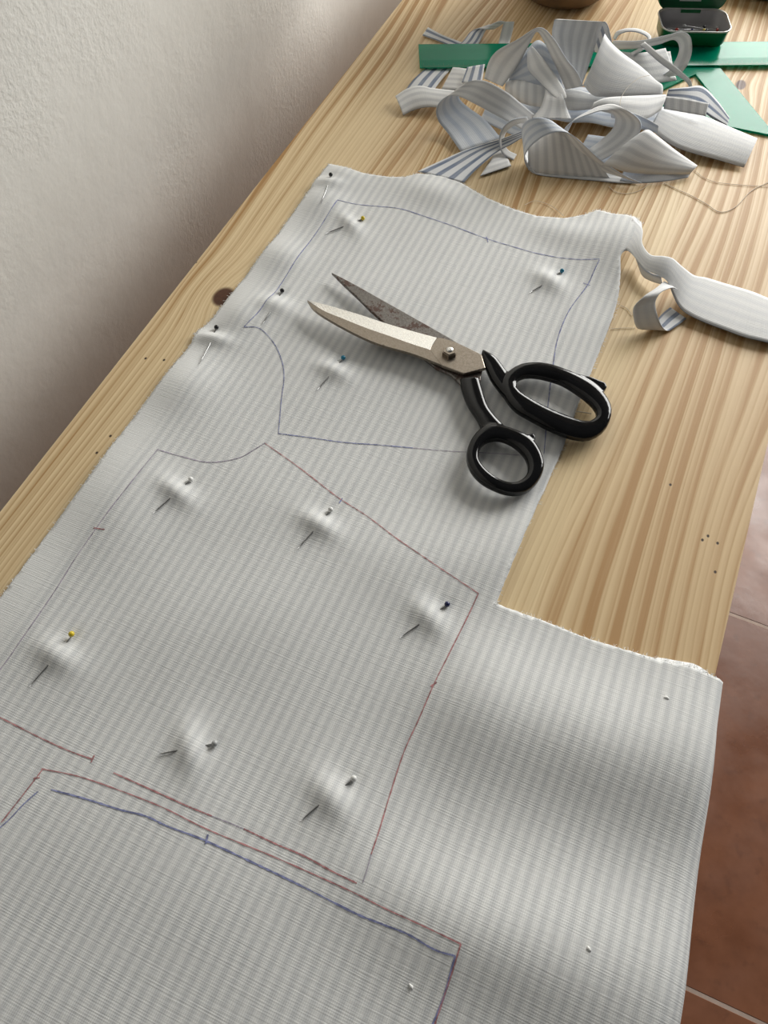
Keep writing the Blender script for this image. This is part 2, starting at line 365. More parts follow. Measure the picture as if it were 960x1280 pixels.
BUMPS = [  # picture place, height, spread across, spread along, turn
    (765, 935, 0.0085, 0.060, 0.026, 0.10), (740, 1205, 0.0075, 0.060, 0.026, 0.15), (560, 1150, 0.0030, 0.045, 0.018, 0.0),
    (555, 705, 0.0036, 0.040, 0.022, 0.3), (662, 660, 0.0030, 0.014, 0.035, -0.25), (590, 590, -0.0012, 0.03, 0.02, 0.0),
    (600, 870, 0.0035, 0.020, 0.03, 0.0), (405, 250, 0.0050, 0.014, 0.016, 0.0), (352, 318, 0.0045, 0.014, 0.014, 0.0), (303, 395, 0.0042, 0.012, 0.014, 0.0),
    (232, 480, 0.0042, 0.016, 0.018, 0.0), (130, 610, 0.0030, 0.018, 0.03, 0.0), (545, 240, 0.0050, 0.022, 0.014, 0.0), (700, 290, 0.0030, 0.02, 0.012, 0.0),
    (430, 218, 0.0040, 0.014, 0.010, 0.0), (160, 640, 0.0022, 0.015, 0.03, 0.0), (330, 760, 0.0018, 0.05, 0.03, 0.3), (200, 1120, 0.002, 0.06, 0.03, 0.2), (860, 900, 0.003, 0.02, 0.03, 0.0)]
_bw = [(at(b[0], b[1], 0.003), b) for b in BUMPS]
_corner = at(788, 288, 0.014)
_pw = []
for h, e, t, c in PINS:
    H, E, T = at(*h, 0.003), at(*e, 0.003), at(*t, 0.003); _pw.append((H, E, T))
def cloth_base(x, y):
    z = np.zeros_like(x) + 0.0016
    for f, ph, an, am in _waves: z = z + 0.00016 * am * np.sin((x * math.cos(an) + y * math.sin(an)) * f * 2 + ph)
    for w, b in _bw: z = z + b[2] * gauss(x, y, w.x, w.y, b[3], b[4], b[5])
    z = z + 0.0125 * gauss(x, y, _corner.x + 0.004, _corner.y - 0.004, 0.026, 0.034, -0.4)
    return np.maximum(z, 0.0010)
def cloth_z(x, y):
    z = cloth_base(x, y)
    for H, E, T in _pw:
        d = T - H; a = math.atan2(d.y, d.x); L = (E - H).length
        c = H.lerp(E, 0.60)
        z = z + 0.0032 * gauss(x, y, c.x, c.y, L * 0.24, 0.0095, a)
        z = z + 0.0009 * gauss(x, y, c.x, c.y, L * 0.5, 0.020, a)
        z = z - 0.0007 * gauss(x, y, H.x, H.y, 0.004, 0.004)
    return np.maximum(z, 0.0008)
def cz(p): return float(cloth_z(np.array([p[0]]), np.array([p[1]]))[0])
def on_cloth(px, py, lift=0.0):
    z = 0.003
    for _ in range(4):
        p = at(px, py, z); z = cz(p) + lift
    return at(px, py, z)

EDGE = TW + 0.001
def overhang(y):
    """how far the cloth bulges past the table edge before it hangs down"""
    ys = [-0.30, -0.06, -0.02, 0.04, 0.09, 0.14, 0.18, 0.22]; bs = [0.040, 0.031, 0.027, 0.022, 0.017, 0.011, 0.006, 0.004]
    return np.interp(y, ys, bs)
def drape(x, y, z):
    """cloth beyond the table edge runs out over the bulge and then hangs down"""
    s = x - EDGE; b = overhang(y); r = b * 0.95
    th = np.clip(s / np.maximum(r, 1e-4) * 1.0, 0, math.pi / 2)
    over = s > 0
    s2 = np.maximum(s - r * math.pi / 2, 0)
    nx = np.where(over, EDGE + b * np.sin(th) - 0.12 * s2, x)
    nz = np.where(over, z - r * (1 - np.cos(th)) - s2, z)
    return nx, nz

left_px = [(411, 205), (399, 222), (388, 238), (375, 256), (357, 278), (346, 295), (323, 324), (309, 343), (285, 373), (264, 400), (247, 414), (240, 428), (210, 467), (175, 511), (140, 557), (105, 607), (48, 682), (0, 747)]
top_px = [(411, 205), (430, 210), (447, 215), (485, 220), (505, 222), (522, 217), (542, 219), (560, 222), (577, 228), (592, 237), (610, 246), (641, 259), (672, 270), (704, 274), (729, 270), (747, 264), (766, 263, .010), (785, 264, .013), (797, 268, .014), (803, 277, .014), (803, 290, .014), (799, 305, .013), (790, 314, .012), (781, 313, .012)]
right_px = [(776, 318, .012), (776, 345, .007), (774, 369, .005), (766, 397), (748, 442), (737, 470), (721, 510), (705, 557), (685, 602), (664, 648), (643, 698), (622, 749), (619, 755)]
cut_px = [(652, 766), (685, 777), (735, 797), (797, 816), (835, 828), (866, 834), (893, 846)]
def outline():
    L = [at(p[0], p[1], .002) for p in left_px[::-1]]; T = [at(p[0], p[1], p[2] if len(p) > 2 else .003) for p in top_px]
    R = [at(p[0], p[1], p[2] if len(p) > 2 else .003) for p in right_px]; C = [at(p[0], p[1], .003) for p in cut_px]
    xe = EDGE + 0.085
    P = [Vector((0.040, -0.30, 0)), Vector((0.041, -0.1, 0))] + L + T[1:] + R + C + [Vector((EDGE + 0.02, C[-1].y - 0.002, 0)), Vector((xe, C[-1].y - 0.004, 0)), Vector((xe, -0.30, 0))]
    out = []
    for a, b in zip(P, P[1:] + P[:1]):
        k = max(1, int((b - a).length / 0.0015))
        for i in range(k):
            q = a.lerp(b, i / k); out.append((q.x + random.uniform(-1, 1) * 0.00035, q.y + random.uniform(-1, 1) * 0.00035))
    return np.array(out)
def inside(poly, x, y):
    r = np.zeros(x.shape, bool); n = len(poly); j = n - 1
    for i in range(n):
        xi, yi = poly[i]; xj, yj = poly[j]
        if yi != yj:
            m = ((yi > y) != (yj > y)); r ^= m & (x < (xj - xi) * (y - yi) / (yj - yi) + xi)
        j = i
    return r
def cloth_mesh(name, poly, step, zf, parent, mats, thick, dx=0.0):
    xs = np.arange(poly[:, 0].min() - step, poly[:, 0].max() + 2 * step, step); ys = np.arange(poly[:, 1].min() - step, poly[:, 1].max() + 2 * step, step)
    GX, GY = np.meshgrid(xs, ys); nx = len(xs); ny = len(ys)
    cx = (GX[:-1, :-1] + step / 2); cy = (GY[:-1, :-1] + step / 2)
    # pre-select by rows to keep the point-in-polygon test fast
    keep = inside(poly, cx, cy)
    fi, fj = np.nonzero(keep)
    a = fi * nx + fj; faces = np.stack([a, a + 1, a + nx + 1, a + nx], 1)
    cnt = np.bincount(faces.ravel(), minlength=nx * ny)
    X = GX.ravel().copy(); Y = GY.ravel().copy()
    rim = np.nonzero((cnt > 0) & (cnt < 4))[0]
    A = poly; B = np.roll(poly, -1, 0); D = B - A; DD = (D ** 2).sum(1) + 1e-12
    for v in rim:
        p = np.array([X[v], Y[v]]); t = np.clip(((p - A) * D).sum(1) / DD, 0, 1); q = A + D * t[:, None]
        k = ((q - p) ** 2).sum(1).argmin(); X[v], Y[v] = q[k]
    used = np.nonzero(cnt > 0)[0]; idx = -np.ones(nx * ny, int); idx[used] = np.arange(len(used))
    X = X[used]; Y = Y[used]; Z = zf(X, Y); NX, NZ = drape(X, Y, Z)
    me = bpy.data.meshes.new(name); F4 = idx[faces]
    me.vertices.add(len(used)); me.vertices.foreach_set('co', np.stack([NX, Y, NZ], 1).ravel())
    me.loops.add(F4.size); me.loops.foreach_set('vertex_index', F4.ravel().astype(np.int32))
    me.polygons.add(len(F4)); me.polygons.foreach_set('loop_start', np.arange(0, F4.size, 4, dtype=np.int32))
    me.polygons.foreach_set('use_smooth', np.ones(len(F4), bool)); me.update(calc_edges=True)
    uvl = me.uv_layers.new(name='cloth'); uv = np.stack([X + dx, Y], 1)[F4.ravel()]; uvl.data.foreach_set('uv', uv.ravel().astype(np.float32)); me.validate()
    o = link(name, me, mats, parent)
    s = o.modifiers.new('thickness', 'SOLIDIFY'); s.thickness = thick; s.offset = -1
    if len(mats) > 1: s.material_offset = 1; s.material_offset_rim = 0
    return o
POLY = outline()
panel = tag(empty('cotton_panel'), 'pale striped cotton panel pinned in a double layer with pattern outlines drawn on it', 'fabric')
cloth_mesh('upper_layer', POLY, 0.0019, cloth_z, panel, ['panel'], 0.0005)
# lower layer: same cut, lies flat under the first, peeps out at its corner and its raised edge
PL = POLY.copy(); under_z = lambda x, y: np.full_like(x, 0.0003)
lowpoly = []
for x, y in PL[::3]:
    lowpoly.append((x, y))
lowpoly = np.array(lowpoly)
tip = at(889, 836, 0.001)
cen = np.array([0.25, 0.2])
m_ = (lowpoly[:, 0] > 0.43) & (lowpoly[:, 1] < 0.24) & (lowpoly[:, 1] > 0.19)
lowpoly = np.array([(min(x, EDGE - 0.006), y + (0.0035 if q else 0.0)) for (x, y), q in zip(lowpoly, m_)])
_c2 = at(800, 285, 0.012)
def tuck(p):
    d = math.hypot(p[0] - _c2.x, p[1] - _c2.y); w = math.exp(-(d / 0.045) ** 2); return (p[0] - 0.030 * w, p[1] - 0.030 * w)
lowpoly = np.array([tuck(p) for p in lowpoly])
cloth_mesh('lower_layer', lowpoly, 0.004, under_z, panel, ['faint'], 0.0002, 0.001)

def pen(name, pts, mat, w=0.0008, n=None, lift=0.00025):
    """thin drawn ink line lying on the cloth"""
    P = catmull([on_cloth(*p) for p in pts], n or max(6, int(14 * len(pts))))
    bm = bmesh.new(); pv = None; k = len(P)
    for i, p in enumerate(P):
        t = P[min(i + 1, k - 1)] - P[max(i - 1, 0)]; t.z = 0; t.normalize(); s = Vector((-t.y, t.x, 0)) * (w * 0.34) * random.uniform(0.55, 1.25)
        row = []
        for q in (p + s, p - s):
            q = q.copy(); xs, ys = np.array([q.x]), np.array([q.y]); zz = cloth_z(xs, ys); nx, nz = drape(xs, ys, zz)
            row.append(bm.verts.new((float(nx[0]), q.y, float(nz[0]) + lift)))
        if pv: bm.faces.new((pv[0], pv[1], row[1], row[0]))
        pv = row
    for f in bm.faces:
        f.normal_update()
        if f.normal.z < 0: f.normal_flip()
    return from_bm('pen_line', bm, [mat], panel)
pen('a', [(305, 409), (327, 385), (350, 357), (386, 304), (422, 250)], 'pen_blue', .0009)
pen('a', [(422, 250), (472, 258), (500, 261), (529, 270), (570, 284), (610, 299), (640, 308), (672, 317), (716, 324), (749, 324)], 'pen_blue', .0009)
pen('a', [(608, 296), (610, 303)], 'pen_blue', .0011)
pen('a', [(749, 325), (742, 340), (734, 357), (711, 389), (697, 424), (691, 460), (685, 506), (680, 567)], 'pen_blue', .0010)
pen('a', [(729, 354), (738, 357)], 'pen_blue')
pen('a', [(305, 409), (325, 411), (343, 430), (353, 454), (355, 474), (352, 497), (350, 520), (348, 542)], 'pen_blue', .0009)
pen('a', [(348, 542), (387, 547), (429, 553), (470, 556), (516, 560)], 'pen_blue', .0010)
pen('a', [(516, 560), (561, 564), (620, 567), (678, 571)], 'pen_violet', .0006)
pen('b', [(-20, 862), (15, 817), (66, 743), (95, 697), (127, 651), (160, 608), (197, 562)], 'pen_violet', .0008)
pen('b', [(197, 562), (228, 571), (262, 578), (297, 573), (318, 562), (331, 554)], 'pen_violet', .0009)
pen('b', [(331, 554), (372, 583), (420, 620), (460, 646), (500, 676), (550, 710), (598, 742)], 'pen_red', .0009)
pen('b', [(598, 742), (586, 768), (572, 796), (556, 828), (542, 856), (524, 898), (505, 940), (487, 995), (475, 1035), (464, 1068)], 'pen_red', .0010)
pen('b', [(464, 1068), (458, 1090), (453, 1104)], 'pen_violet', .0005)
pen('b', [(117, 660), (131, 662)], 'pen_red', .0013); pen('b', [(538, 858), (546, 853)], 'pen_red', .0012); pen('b', [(424, 629), (428, 623)], 'pen_blue', .0013)
pen('c', [(-20, 890), (0, 897), (50, 922), (85, 938), (115, 949)], 'pen_red', .0010)
pen('c', [(142, 966), (200, 992), (235, 1008), (265, 1020)], 'pen_red', .0011)
pen('c', [(265, 1020), (310, 1038)], 'pen_violet', .0006)
pen('c', [(305, 1036), (345, 1055), (380, 1070), (415, 1089), (446, 1104)], 'pen_red', .0012)
pen('c', [(114, 953), (118, 944)], 'pen_red', .0014)
pen('d', [(2, 1028), (24, 1000), (45, 973), (54, 961)], 'pen_red', .0010)
pen('d', [(52, 961), (100, 971), (155, 990), (205, 1010), (260, 1037), (340, 1070), (430, 1110), (480, 1135), (530, 1158), (576, 1180)], 'pen_red', .0010)
pen('d', [(576, 1180), (566, 1212), (556, 1243), (543, 1282), (528, 1330)], 'pen_red', .0013)
pen('d', [(42, 973), (50, 972)], 'pen_red', .0012)
pen('e', [(-14, 1046), (10, 1026), (30, 1005), (48, 989)], 'pen_blue', .0010)
pen('e', [(64, 987), (105, 998), (150, 1012), (182, 1020), (210, 1033), (255, 1050), (320, 1080), (380, 1109), (445, 1142), (480, 1156), (510, 1168), (543, 1187), (569, 1195)], 'pen_blue', .0014)
pen('e', [(569, 1195), (562, 1220), (554, 1248), (540, 1283), (524, 1330)], 'pen_blue', .0016)
pen('e', [(257, 1055), (260, 1043)], 'pen_blue', .0016)

# ------------------------------------------------------------------ ribbons of cloth (cut-off strips)
def ribbon(name, A, B, mats=('faint', 'blue'), ref=0.5, n=44, w=9, belly=0.0, parent=None, thick=0.0006, across=False, shift=0.0, wave=0.0, flip=False):
    """strip of cloth between two edge curves; A and B are lists of (px, py, height)"""
    PA = catmull(at_list(A), n); PB = catmull(at_list(B), n); bm = bmesh.new(); uvl = bm.loops.layers.uv.new('cloth'); rows = []
    wid = sum((a - b).length for a, b in zip(PA, PB)) / n; ln = 0.0; S = []
    for i in range(n):
        if i: ln += ((PA[i] + PB[i]) / 2 - (PA[i - 1] + PB[i - 1]) / 2).length
        S.append(ln)
        t = (PA[min(i + 1, n - 1)] + PB[min(i + 1, n - 1)] - PA[max(i - 1, 0)] - PB[max(i - 1, 0)])
        nn = t.cross(PB[i] - PA[i]); nn = nn.normalized() if nn.length > 1e-9 else Vector((0, 0, 1))
        row = []
        for j in range(w):
            f = j / (w - 1); p = PA[i].lerp(PB[i], f) + nn * (belly * 4 * f * (1 - f) + wave * math.sin(i * 0.55 + f * 5) )
            if p.z < 0.0009: p.z = 0.0009
            row.append(bm.verts.new(p))
        rows.append(row)
    k = min(n - 2, max(0, int(ref * (n - 1)))); c = rows[k][w // 2].co
    nrm = (rows[k + 1][w // 2].co - rows[k][w // 2].co).cross(rows[k][w // 2 + 1].co - rows[k][w // 2].co)
    turn = nrm.dot(CAM - c) < 0
    if flip: turn = not turn
    for i in range(n - 1):
        for j in range(w - 1):
            q = [(i, j), (i + 1, j), (i + 1, j + 1), (i, j + 1)]
            if turn: q = q[::-1]
            f = bm.faces.new([rows[a][b] for a, b in q])
            for lp, (a, b) in zip(f.loops, q):
                uv = (b / (w - 1) * wid + shift, S[a]); lp[uvl].uv = (uv[1] + shift, uv[0]) if across else uv
    o = from_bm(name, bm, mats, parent)
    s = o.modifiers.new('thickness', 'SOLIDIFY'); s.thickness = thick; s.offset = -1; s.material_offset = 1; s.material_offset_rim = 1
    return o

# strips still attached to the panel's corner
ribbon('trailing_strip',
       [(772, 309, .0100), (785, 313, .0130), (797, 326, .017), (807, 337, .020), (822, 344, .022), (834, 351, .020), (841, 367, .013), (848, 381, .008), (858, 391, .006), (877, 401, .005), (906, 412, .005), (931, 421, .005), (960, 428, .005), (1010, 440, .003)],
       [(792, 272, .0115), (803, 286, .0148), (803, 304, .019), (813, 318, .024), (829, 320, .028), (841, 323, .027), (854, 334, .020), (868, 344, .010), (883, 347, .006), (906, 354, .004), (930, 361, .003), (945, 366, .003), (965, 374, .003), (1012, 388, .003)],
       ('pale', 'crisp'), ref=0.8, n=90, w=14, parent=panel, belly=0.0012)
ribbon('curled_strip',
       [(858, 398, .002), (848, 406, .002), (836, 413, .002), (828, 408, .007), (822, 395, .014), (819, 378, .021), (826, 366, .025), (840, 360, .022), (846, 362, .015)],
       [(838, 384, .003), (828, 392, .002), (812, 409, .002), (797, 410, .004), (792, 398, .011), (792, 384, .018), (803, 372, .024), (818, 362, .023), (830, 352, .018)],
       ('crisp', 'pale'), ref=0.08, n=60, w=10, parent=panel)
ribbon('under_strip',
       [(796, 328, .003), (803, 345, .003), (815, 352, .004), (828, 356, .006)], [(792, 316, .010), (800, 330, .010), (812, 341, .011), (826, 346, .012)], ('blue', 'crisp'), parent=panel, n=24, w=5)
# frayed thread ends along the cut edges
bm = bmesh.new()
for pts, dens, out in ((top_px[:20], 3, Vector((0.1, 1, 0))), (left_px, 4, Vector((-1, 0.15, 0))), (right_px[2:], 2, Vector((1, 0.1, 0))), (cut_px, 3, Vector((0.15, 1, 0)))):
    P = catmull([at(p[0], p[1], p[2] if len(p) > 2 else .003) for p in pts], len(pts) * 9)
    for p in P:
        for _ in range(dens):
            if random.random() < 0.35: continue
            q = p + Vector((random.uniform(-.002, .002), random.uniform(-.002, .002), 0)) * 0.6; z = cz(q) - 0.0002
            d = (out + Vector((random.uniform(-.9, .9), random.uniform(-.9, .9), 0))).normalized() * random.uniform(.0006, .0022)
            a = Vector((q.x, q.y, z)); tube_bm([a - d * 0.4, a + d * 0.5 + Vector((0, 0, .0003)), a + d], 0.00013, 3, bm)
fr = from_bm('frayed_edge', bm, ['lint'], panel); fr['kind'] = 'stuff'
rebase(panel, (0.25, 0.2, 0.0))

# ------------------------------------------------------------------ pins in the panel
PIN_LABEL = ['black-headed pin at the far wall-side corner of the cotton panel', 'yellow-headed pin inside the corner of the blue drawn outline', 'black-headed pin on the blue line beside the shear tips',
             'black-headed pin at the panel edge beside the dark wood knot', 'teal-headed pin below the open shear blades', 'teal-headed pin near the corner where the cut strip trails off',
             'white-headed pin under the curved violet neckline on the cotton', 'white-headed pin just under the long red diagonal line', 'navy-headed pin beside the red corner near the notch of the panel',
             'yellow ball-headed pin standing proud of the cloth by the violet line', 'grey-headed pin above the dashed red hem line', 'white-headed pin beside the red side line above the hem corner']
for (h, e, t, c), lab in zip(PINS, PIN_LABEL):
    H, T = on_cloth(*h, 0.0012), on_cloth(*t, 0.0007)
    E = on_cloth(*e, 0.0006)
    d = (T - H).normalized(); root = tag(empty('straight_pin'), lab, 'pin', 'pins through the cotton panel')
    from_bm('shaft', tube_bm([H, H.lerp(T, 0.2) + Vector((0, 0, -0.0006)), E, E.lerp(T, 0.6), T], [0.00048, 0.00048, 0.00048, 0.00045, 0.00012], 8), ['pinsteel'], root)
    bm = bmesh.new(); bmesh.ops.create_icosphere(bm, subdivisions=2, radius=0.00185 if c != 'h_yellow' else 0.0019)
    for v in bm.verts: v.co += H - d * 0.0012 + Vector((0, 0, 0.0006 if h != (89, 796) else 0.002))
    from_bm('head', bm, [c], root); rebase(root, H)

# ------------------------------------------------------------------ shears
ZH = 0.0090
shears = tag(empty('tailor_shears'), 'open tailor shears with black looped handles and worn steel blades lying on the cotton', 'scissors')
def sgp(v): return math.copysign(abs(v) ** 0.62, v)     # squarish, flat-topped section
def handle(outer, inner, left, right, spur, zs):
    bm = bmesh.new(); K = 48; sides = 20
    O = catmull(at_list(outer, ZH), 160, True); I = catmull(at_list(inner, ZH), 160, True)
    cI = sum(I, Vector()) / len(I)
    def by_angle(P, a):
        best = min(P, key=lambda q: abs((math.atan2(q.y - cI.y, q.x - cI.x) - a + math.pi) % (2 * math.pi) - math.pi)); return best
    rings = []
    for k in range(K):
        a = 2 * math.pi * k / K; po, pi = by_angle(O, a), by_angle(I, a); m = (po + pi) / 2; hw = (po - pi) / 2 * 1.22
        rings.append([bm.verts.new(m + hw * sgp(math.cos(2 * math.pi * s / sides)) + Vector((0, 0, 0.0042 * sgp(math.sin(2 * math.pi * s / sides))))) for s in range(sides)])
    for k in range(K):
        A, B = rings[k], rings[(k + 1) % K]
        for s in range(sides): bm.faces.new((A[s], A[(s + 1) % sides], B[(s + 1) % sides], B[s]))
    PL, PR = catmull(at_list(left, ZH), 14), catmull(at_list(right, ZH), 14); prev = None; rr = []
    for i, (l, r) in enumerate(zip(PL, PR)):
        m = (l + r) / 2; hw = (r - l) / 2 * 1.15; zz = zs[0] + (zs[1] - zs[0]) * i / 13
        rr.append([bm.verts.new(Vector((m.x, m.y, zz)) + Vector((hw.x, hw.y, 0)) * sgp(math.cos(2 * math.pi * s / sides)) + Vector((0, 0, 0.0040 * sgp(math.sin(2 * math.pi * s / sides))))) for s in range(sides)])
    for A, B in zip(rr, rr[1:]):
        for s in range(sides): bm.faces.new((A[s], A[(s + 1) % sides], B[(s + 1) % sides], B[s]))
    bm.faces.new(rr[0]); bm.faces.new(rr[-1])
    b2 = prism_bm(at_list(spur, ZH), ZH - 0.0028, ZH + 0.0030, 0.0008, 2); me = bpy.data.meshes.new('t'); b2.to_mesh(me); b2.free(); bm.from_mesh(me); bpy.data.meshes.remove(me)
    bmesh.ops.recalc_face_normals(bm, faces=bm.faces[:])
    o = from_bm('handle', bm, ['black'], shears)
    r = o.modifiers.new('fuse', 'REMESH'); r.mode = 'VOXEL'; r.voxel_size = 0.0007; r.use_smooth_shade = True
    s = o.modifiers.new('soften', 'SMOOTH'); s.factor = 0.5; s.iterations = 3
    return o
handle([(633, 470), (645, 461), (658, 457), (679, 457), (698, 462), (720, 471), (741, 483), (755, 497), (762, 512), (760, 528), (750, 541), (732, 548), (711, 545), (688, 536), (663, 523), (645, 512), (632, 496), (628, 482)],
       [(642, 482), (649, 473), (661, 470), (679, 472), (702, 479), (725, 493), (741, 507), (747, 518), (743, 526), (732, 530), (711, 524), (686, 514), (663, 502), (648, 492)],
       [(601, 446), (606, 457), (615, 475), (629, 493), (645, 511)], [(603, 441), (617, 448), (626, 458), (634, 468), (645, 474)],
       [(714, 474), (722, 470), (739, 474), (756, 481), (758, 486), (752, 494), (738, 487)], (0.0098, 0.0082))
handle([(603, 537), (590, 551), (584, 569), (588, 586), (599, 600), (615, 610), (636, 617), (656, 615), (671, 602), (678, 584), (674, 567), (664, 552), (650, 543), (634, 537), (617, 533)],
       [(597, 567), (603, 555), (616, 549), (631, 551), (647, 560), (658, 573), (661, 587), (656, 599), (642, 606), (624, 602), (608, 591), (598, 578)],
       [(576, 474), (579, 488), (586, 506), (597, 523), (606, 540)], [(598, 473), (602, 489), (609, 509), (622, 526), (638, 541)],
       [(645, 542), (657, 546), (666, 544), (669, 548), (667, 556), (660, 554)], (0.0074, 0.0082))
# upper (light) blade: ground face falls towards the cutting edge
Z1, Z0 = 0.0128, 0.0098
cut_e = at_list([(384, 375), (400, 379), (422, 385), (452, 394), (482, 404), (516, 414), (546, 422)], Z1 - 0.0022)
bev = at_list([(384, 375), (404, 388), (428, 398), (458, 410), (487, 420), (512, 429), (537, 437)], Z1)
spine = at_list([(384, 375), (391, 385), (406, 396), (440, 415), (474, 430), (516, 442), (552, 456)], Z1 - 0.0003)
n_ = 28; ce, bv, sp = catmull(cut_e, n_), catmull(bev, n_), catmull(spine, n_)
blade = empty('x'); COL.objects.unlink(blade); bpy.data.objects.remove(blade)
bm = bmesh.new(); rows = []
for a, b_, c in zip(ce, bv, sp):
    rows.append([bm.verts.new(a), bm.verts.new(b_), bm.verts.new(c), bm.verts.new((c.x, c.y, Z0)), bm.verts.new((a.x, a.y, Z0))])
for A, B in zip(rows, rows[1:]):
    for s in range(5):
        try: bm.faces.new((A[s], A[(s + 1) % 5], B[(s + 1) % 5], B[s]))
        except ValueError: pass
bm.faces.new(rows[-1])
for i, f in enumerate(bm.faces): f.material_index = 1 if (i % 5 == 0 and i < 5 * (n_ - 1)) else 0
b2 = prism_bm(at_list([(546, 421.5), (556, 423), (568, 427), (586, 435), (602, 443), (607, 460), (580, 467), (552, 456.5), (537, 437.5)], Z1), Z0, Z1, 0.0005, 2)
me = bpy.data.meshes.new('t'); b2.to_mesh(me); b2.free(); bm.from_mesh(me); bpy.data.meshes.remove(me)
bmesh.ops.recalc_face_normals(bm, faces=bm.faces[:])
b1 = from_bm('blade', bm, ['steel', 'bright'], shears, smooth=False); b1['label'] = 'light steel blade with a bright ground face'
# lower (dark, rust-spotted) blade
b0 = from_bm('blade', prism_bm(at_list([(414.5, 340.5), (430, 348.5), (448, 358), (487, 380), (526, 402), (565, 424), (590, 440), (604, 458), (600, 478), (576, 480), (563, 468), (545, 460), (520, 440), (481, 404), (463, 388), (448, 373), (430, 356)], 0.0088), 0.0060, 0.0090, 0.0006, 2), ['rusty'], shears, smooth=False)
b0['label'] = 'dark rust-spotted blade'
pc = at(562, 438, Z1 + 0.003)
bm = bmesh.new(); bmesh.ops.create_cone(bm, cap_ends=True, segments=6, radius1=0.0058, radius2=0.0058, depth=0.0044)
bmesh.ops.bevel(bm, geom=[e for e in bm.edges if e.verts[0].co.z > 0 and e.verts[1].co.z > 0], offset=0.0007, segments=2, affect='EDGES')
bmesh.ops.rotate(bm, verts=bm.verts[:], matrix=Matrix.Rotation(0.25, 3, 'Z'))
for v in bm.verts: v.co += Vector((pc.x, pc.y, Z1 + 0.0018))
nut = from_bm('pivot_nut', bm, ['steel'], shears, smooth=False)
from_bm('pivot_screw', lathe_bm([(0.0026, Z1 - 0.006), (0.0026, Z1 + 0.0041), (0.0022, Z1 + 0.0045), (0.0010, Z1 + 0.0046)], 20, None, (pc.x, pc.y)), ['bright'], nut)
rebase(shears, (pc.x, pc.y, 0.0035))


# ------------------------------------------------------------------ rulers
def ruler():
    z = 0.0050
    a, b_ = at(523, 55, z), at(960, 51.5, z); d = (b_ - a).normalized(); nrm = Vector((d.y, -d.x, 0))
    L, W = 0.50, (at(525, 83.5, z) - a).dot(nrm)
    root = tag(empty('ruler'), 'translucent green plastic ruler lying under the heap of cloth strips', 'ruler')
    bm = bmesh.new(); prof = [(0, 0.0030), (0, z), (W * 0.72, z), (W, 0.0040), (W, 0.0030)]; E = []
    for s in (0, L): E.append([bm.verts.new((a + d * s + nrm * w)[:2] + (zz,)) for w, zz in prof])
    for k in range(5): bm.faces.new((E[0][k], E[0][(k + 1) % 5], E[1][(k + 1) % 5], E[1][k]))
    bm.faces.new(E[0]); bm.faces.new(E[1]); bmesh.ops.recalc_face_normals(bm, faces=bm.faces[:])
    bmesh.ops.bevel(bm, geom=bm.edges[:], offset=0.0003, segments=1, affect='EDGES')
    from_bm('blade', bm, ['green'], root, smooth=False)
    bm = bmesh.new(); k = 0; s = 0.004
    while s < L - 0.004:                       # millimetre ticks along the bevelled edge
        ln = 0.0065 if k % 10 == 0 else (0.005 if k % 5 == 0 else 0.0035)
        def P(w, off): q = a + d * (s + off) + nrm * w; f = (w - W * .72) / (W * .28); return (q.x, q.y, z - 0.001 * max(0, f) + 0.00006)
        vs = [bm.verts.new(P(W - 0.0006, -0.00011)), bm.verts.new(P(W - 0.0006, 0.00011)), bm.verts.new(P(W - ln, 0.00011)), bm.verts.new(P(W - ln, -0.00011))]
        bm.faces.new(vs); s += 0.001; k += 1
    bmesh.ops.recalc_face_normals(bm, faces=bm.faces[:])
    t = from_bm('scale_marks', bm, ['tin_green'], root, smooth=False); t['kind'] = 'stuff'
    rebase(root, (a.x, a.y, 0.003))
ruler()
def set_square():
    z = 0.0024; P = at(971, 170, z); u = (at(903, 87.5, z) - P).normalized(); v = (at(911, 158, z) - P).normalized()
    A, B = P + u * 0.150, P + v * 0.175
    c = (P + A + B) / 3
    # inner window, parallel to the sides
    def inset(k): return [c + (q - c) * k for q in (P, A, B)]
    I = inset(0.40)
    bm = bmesh.new(); o1 = [(q.x, q.y) for q in (P, A, B)]; i1 = [(q.x, q.y) for q in I]
    V = {}
    for nm, pts in (('o', o1), ('i', i1)):
        for zz in (0.0004, z): V[nm, zz] = [bm.verts.new((x, y, zz)) for x, y in pts]
    for k in range(3):
        j = (k + 1) % 3
        for zz in (0.0004, z): bm.faces.new((V['o', zz][k], V['o', zz][j], V['i', zz][j], V['i', zz][k]))
        for nm in 'oi': bm.faces.new((V[nm, 0.0004][k], V[nm, 0.0004][j], V[nm, z][j], V[nm, z][k]))
    bmesh.ops.recalc_face_normals(bm, faces=bm.faces[:]); bmesh.ops.bevel(bm, geom=bm.edges[:], offset=0.0003, segments=1, affect='EDGES')
    o = from_bm('set_square', bm, ['green'], None, smooth=False); rebase(o, (P.x, P.y, 0))
    tag(o, 'translucent green plastic set square partly under the ruler and cloth strips', 'set square')
set_square()

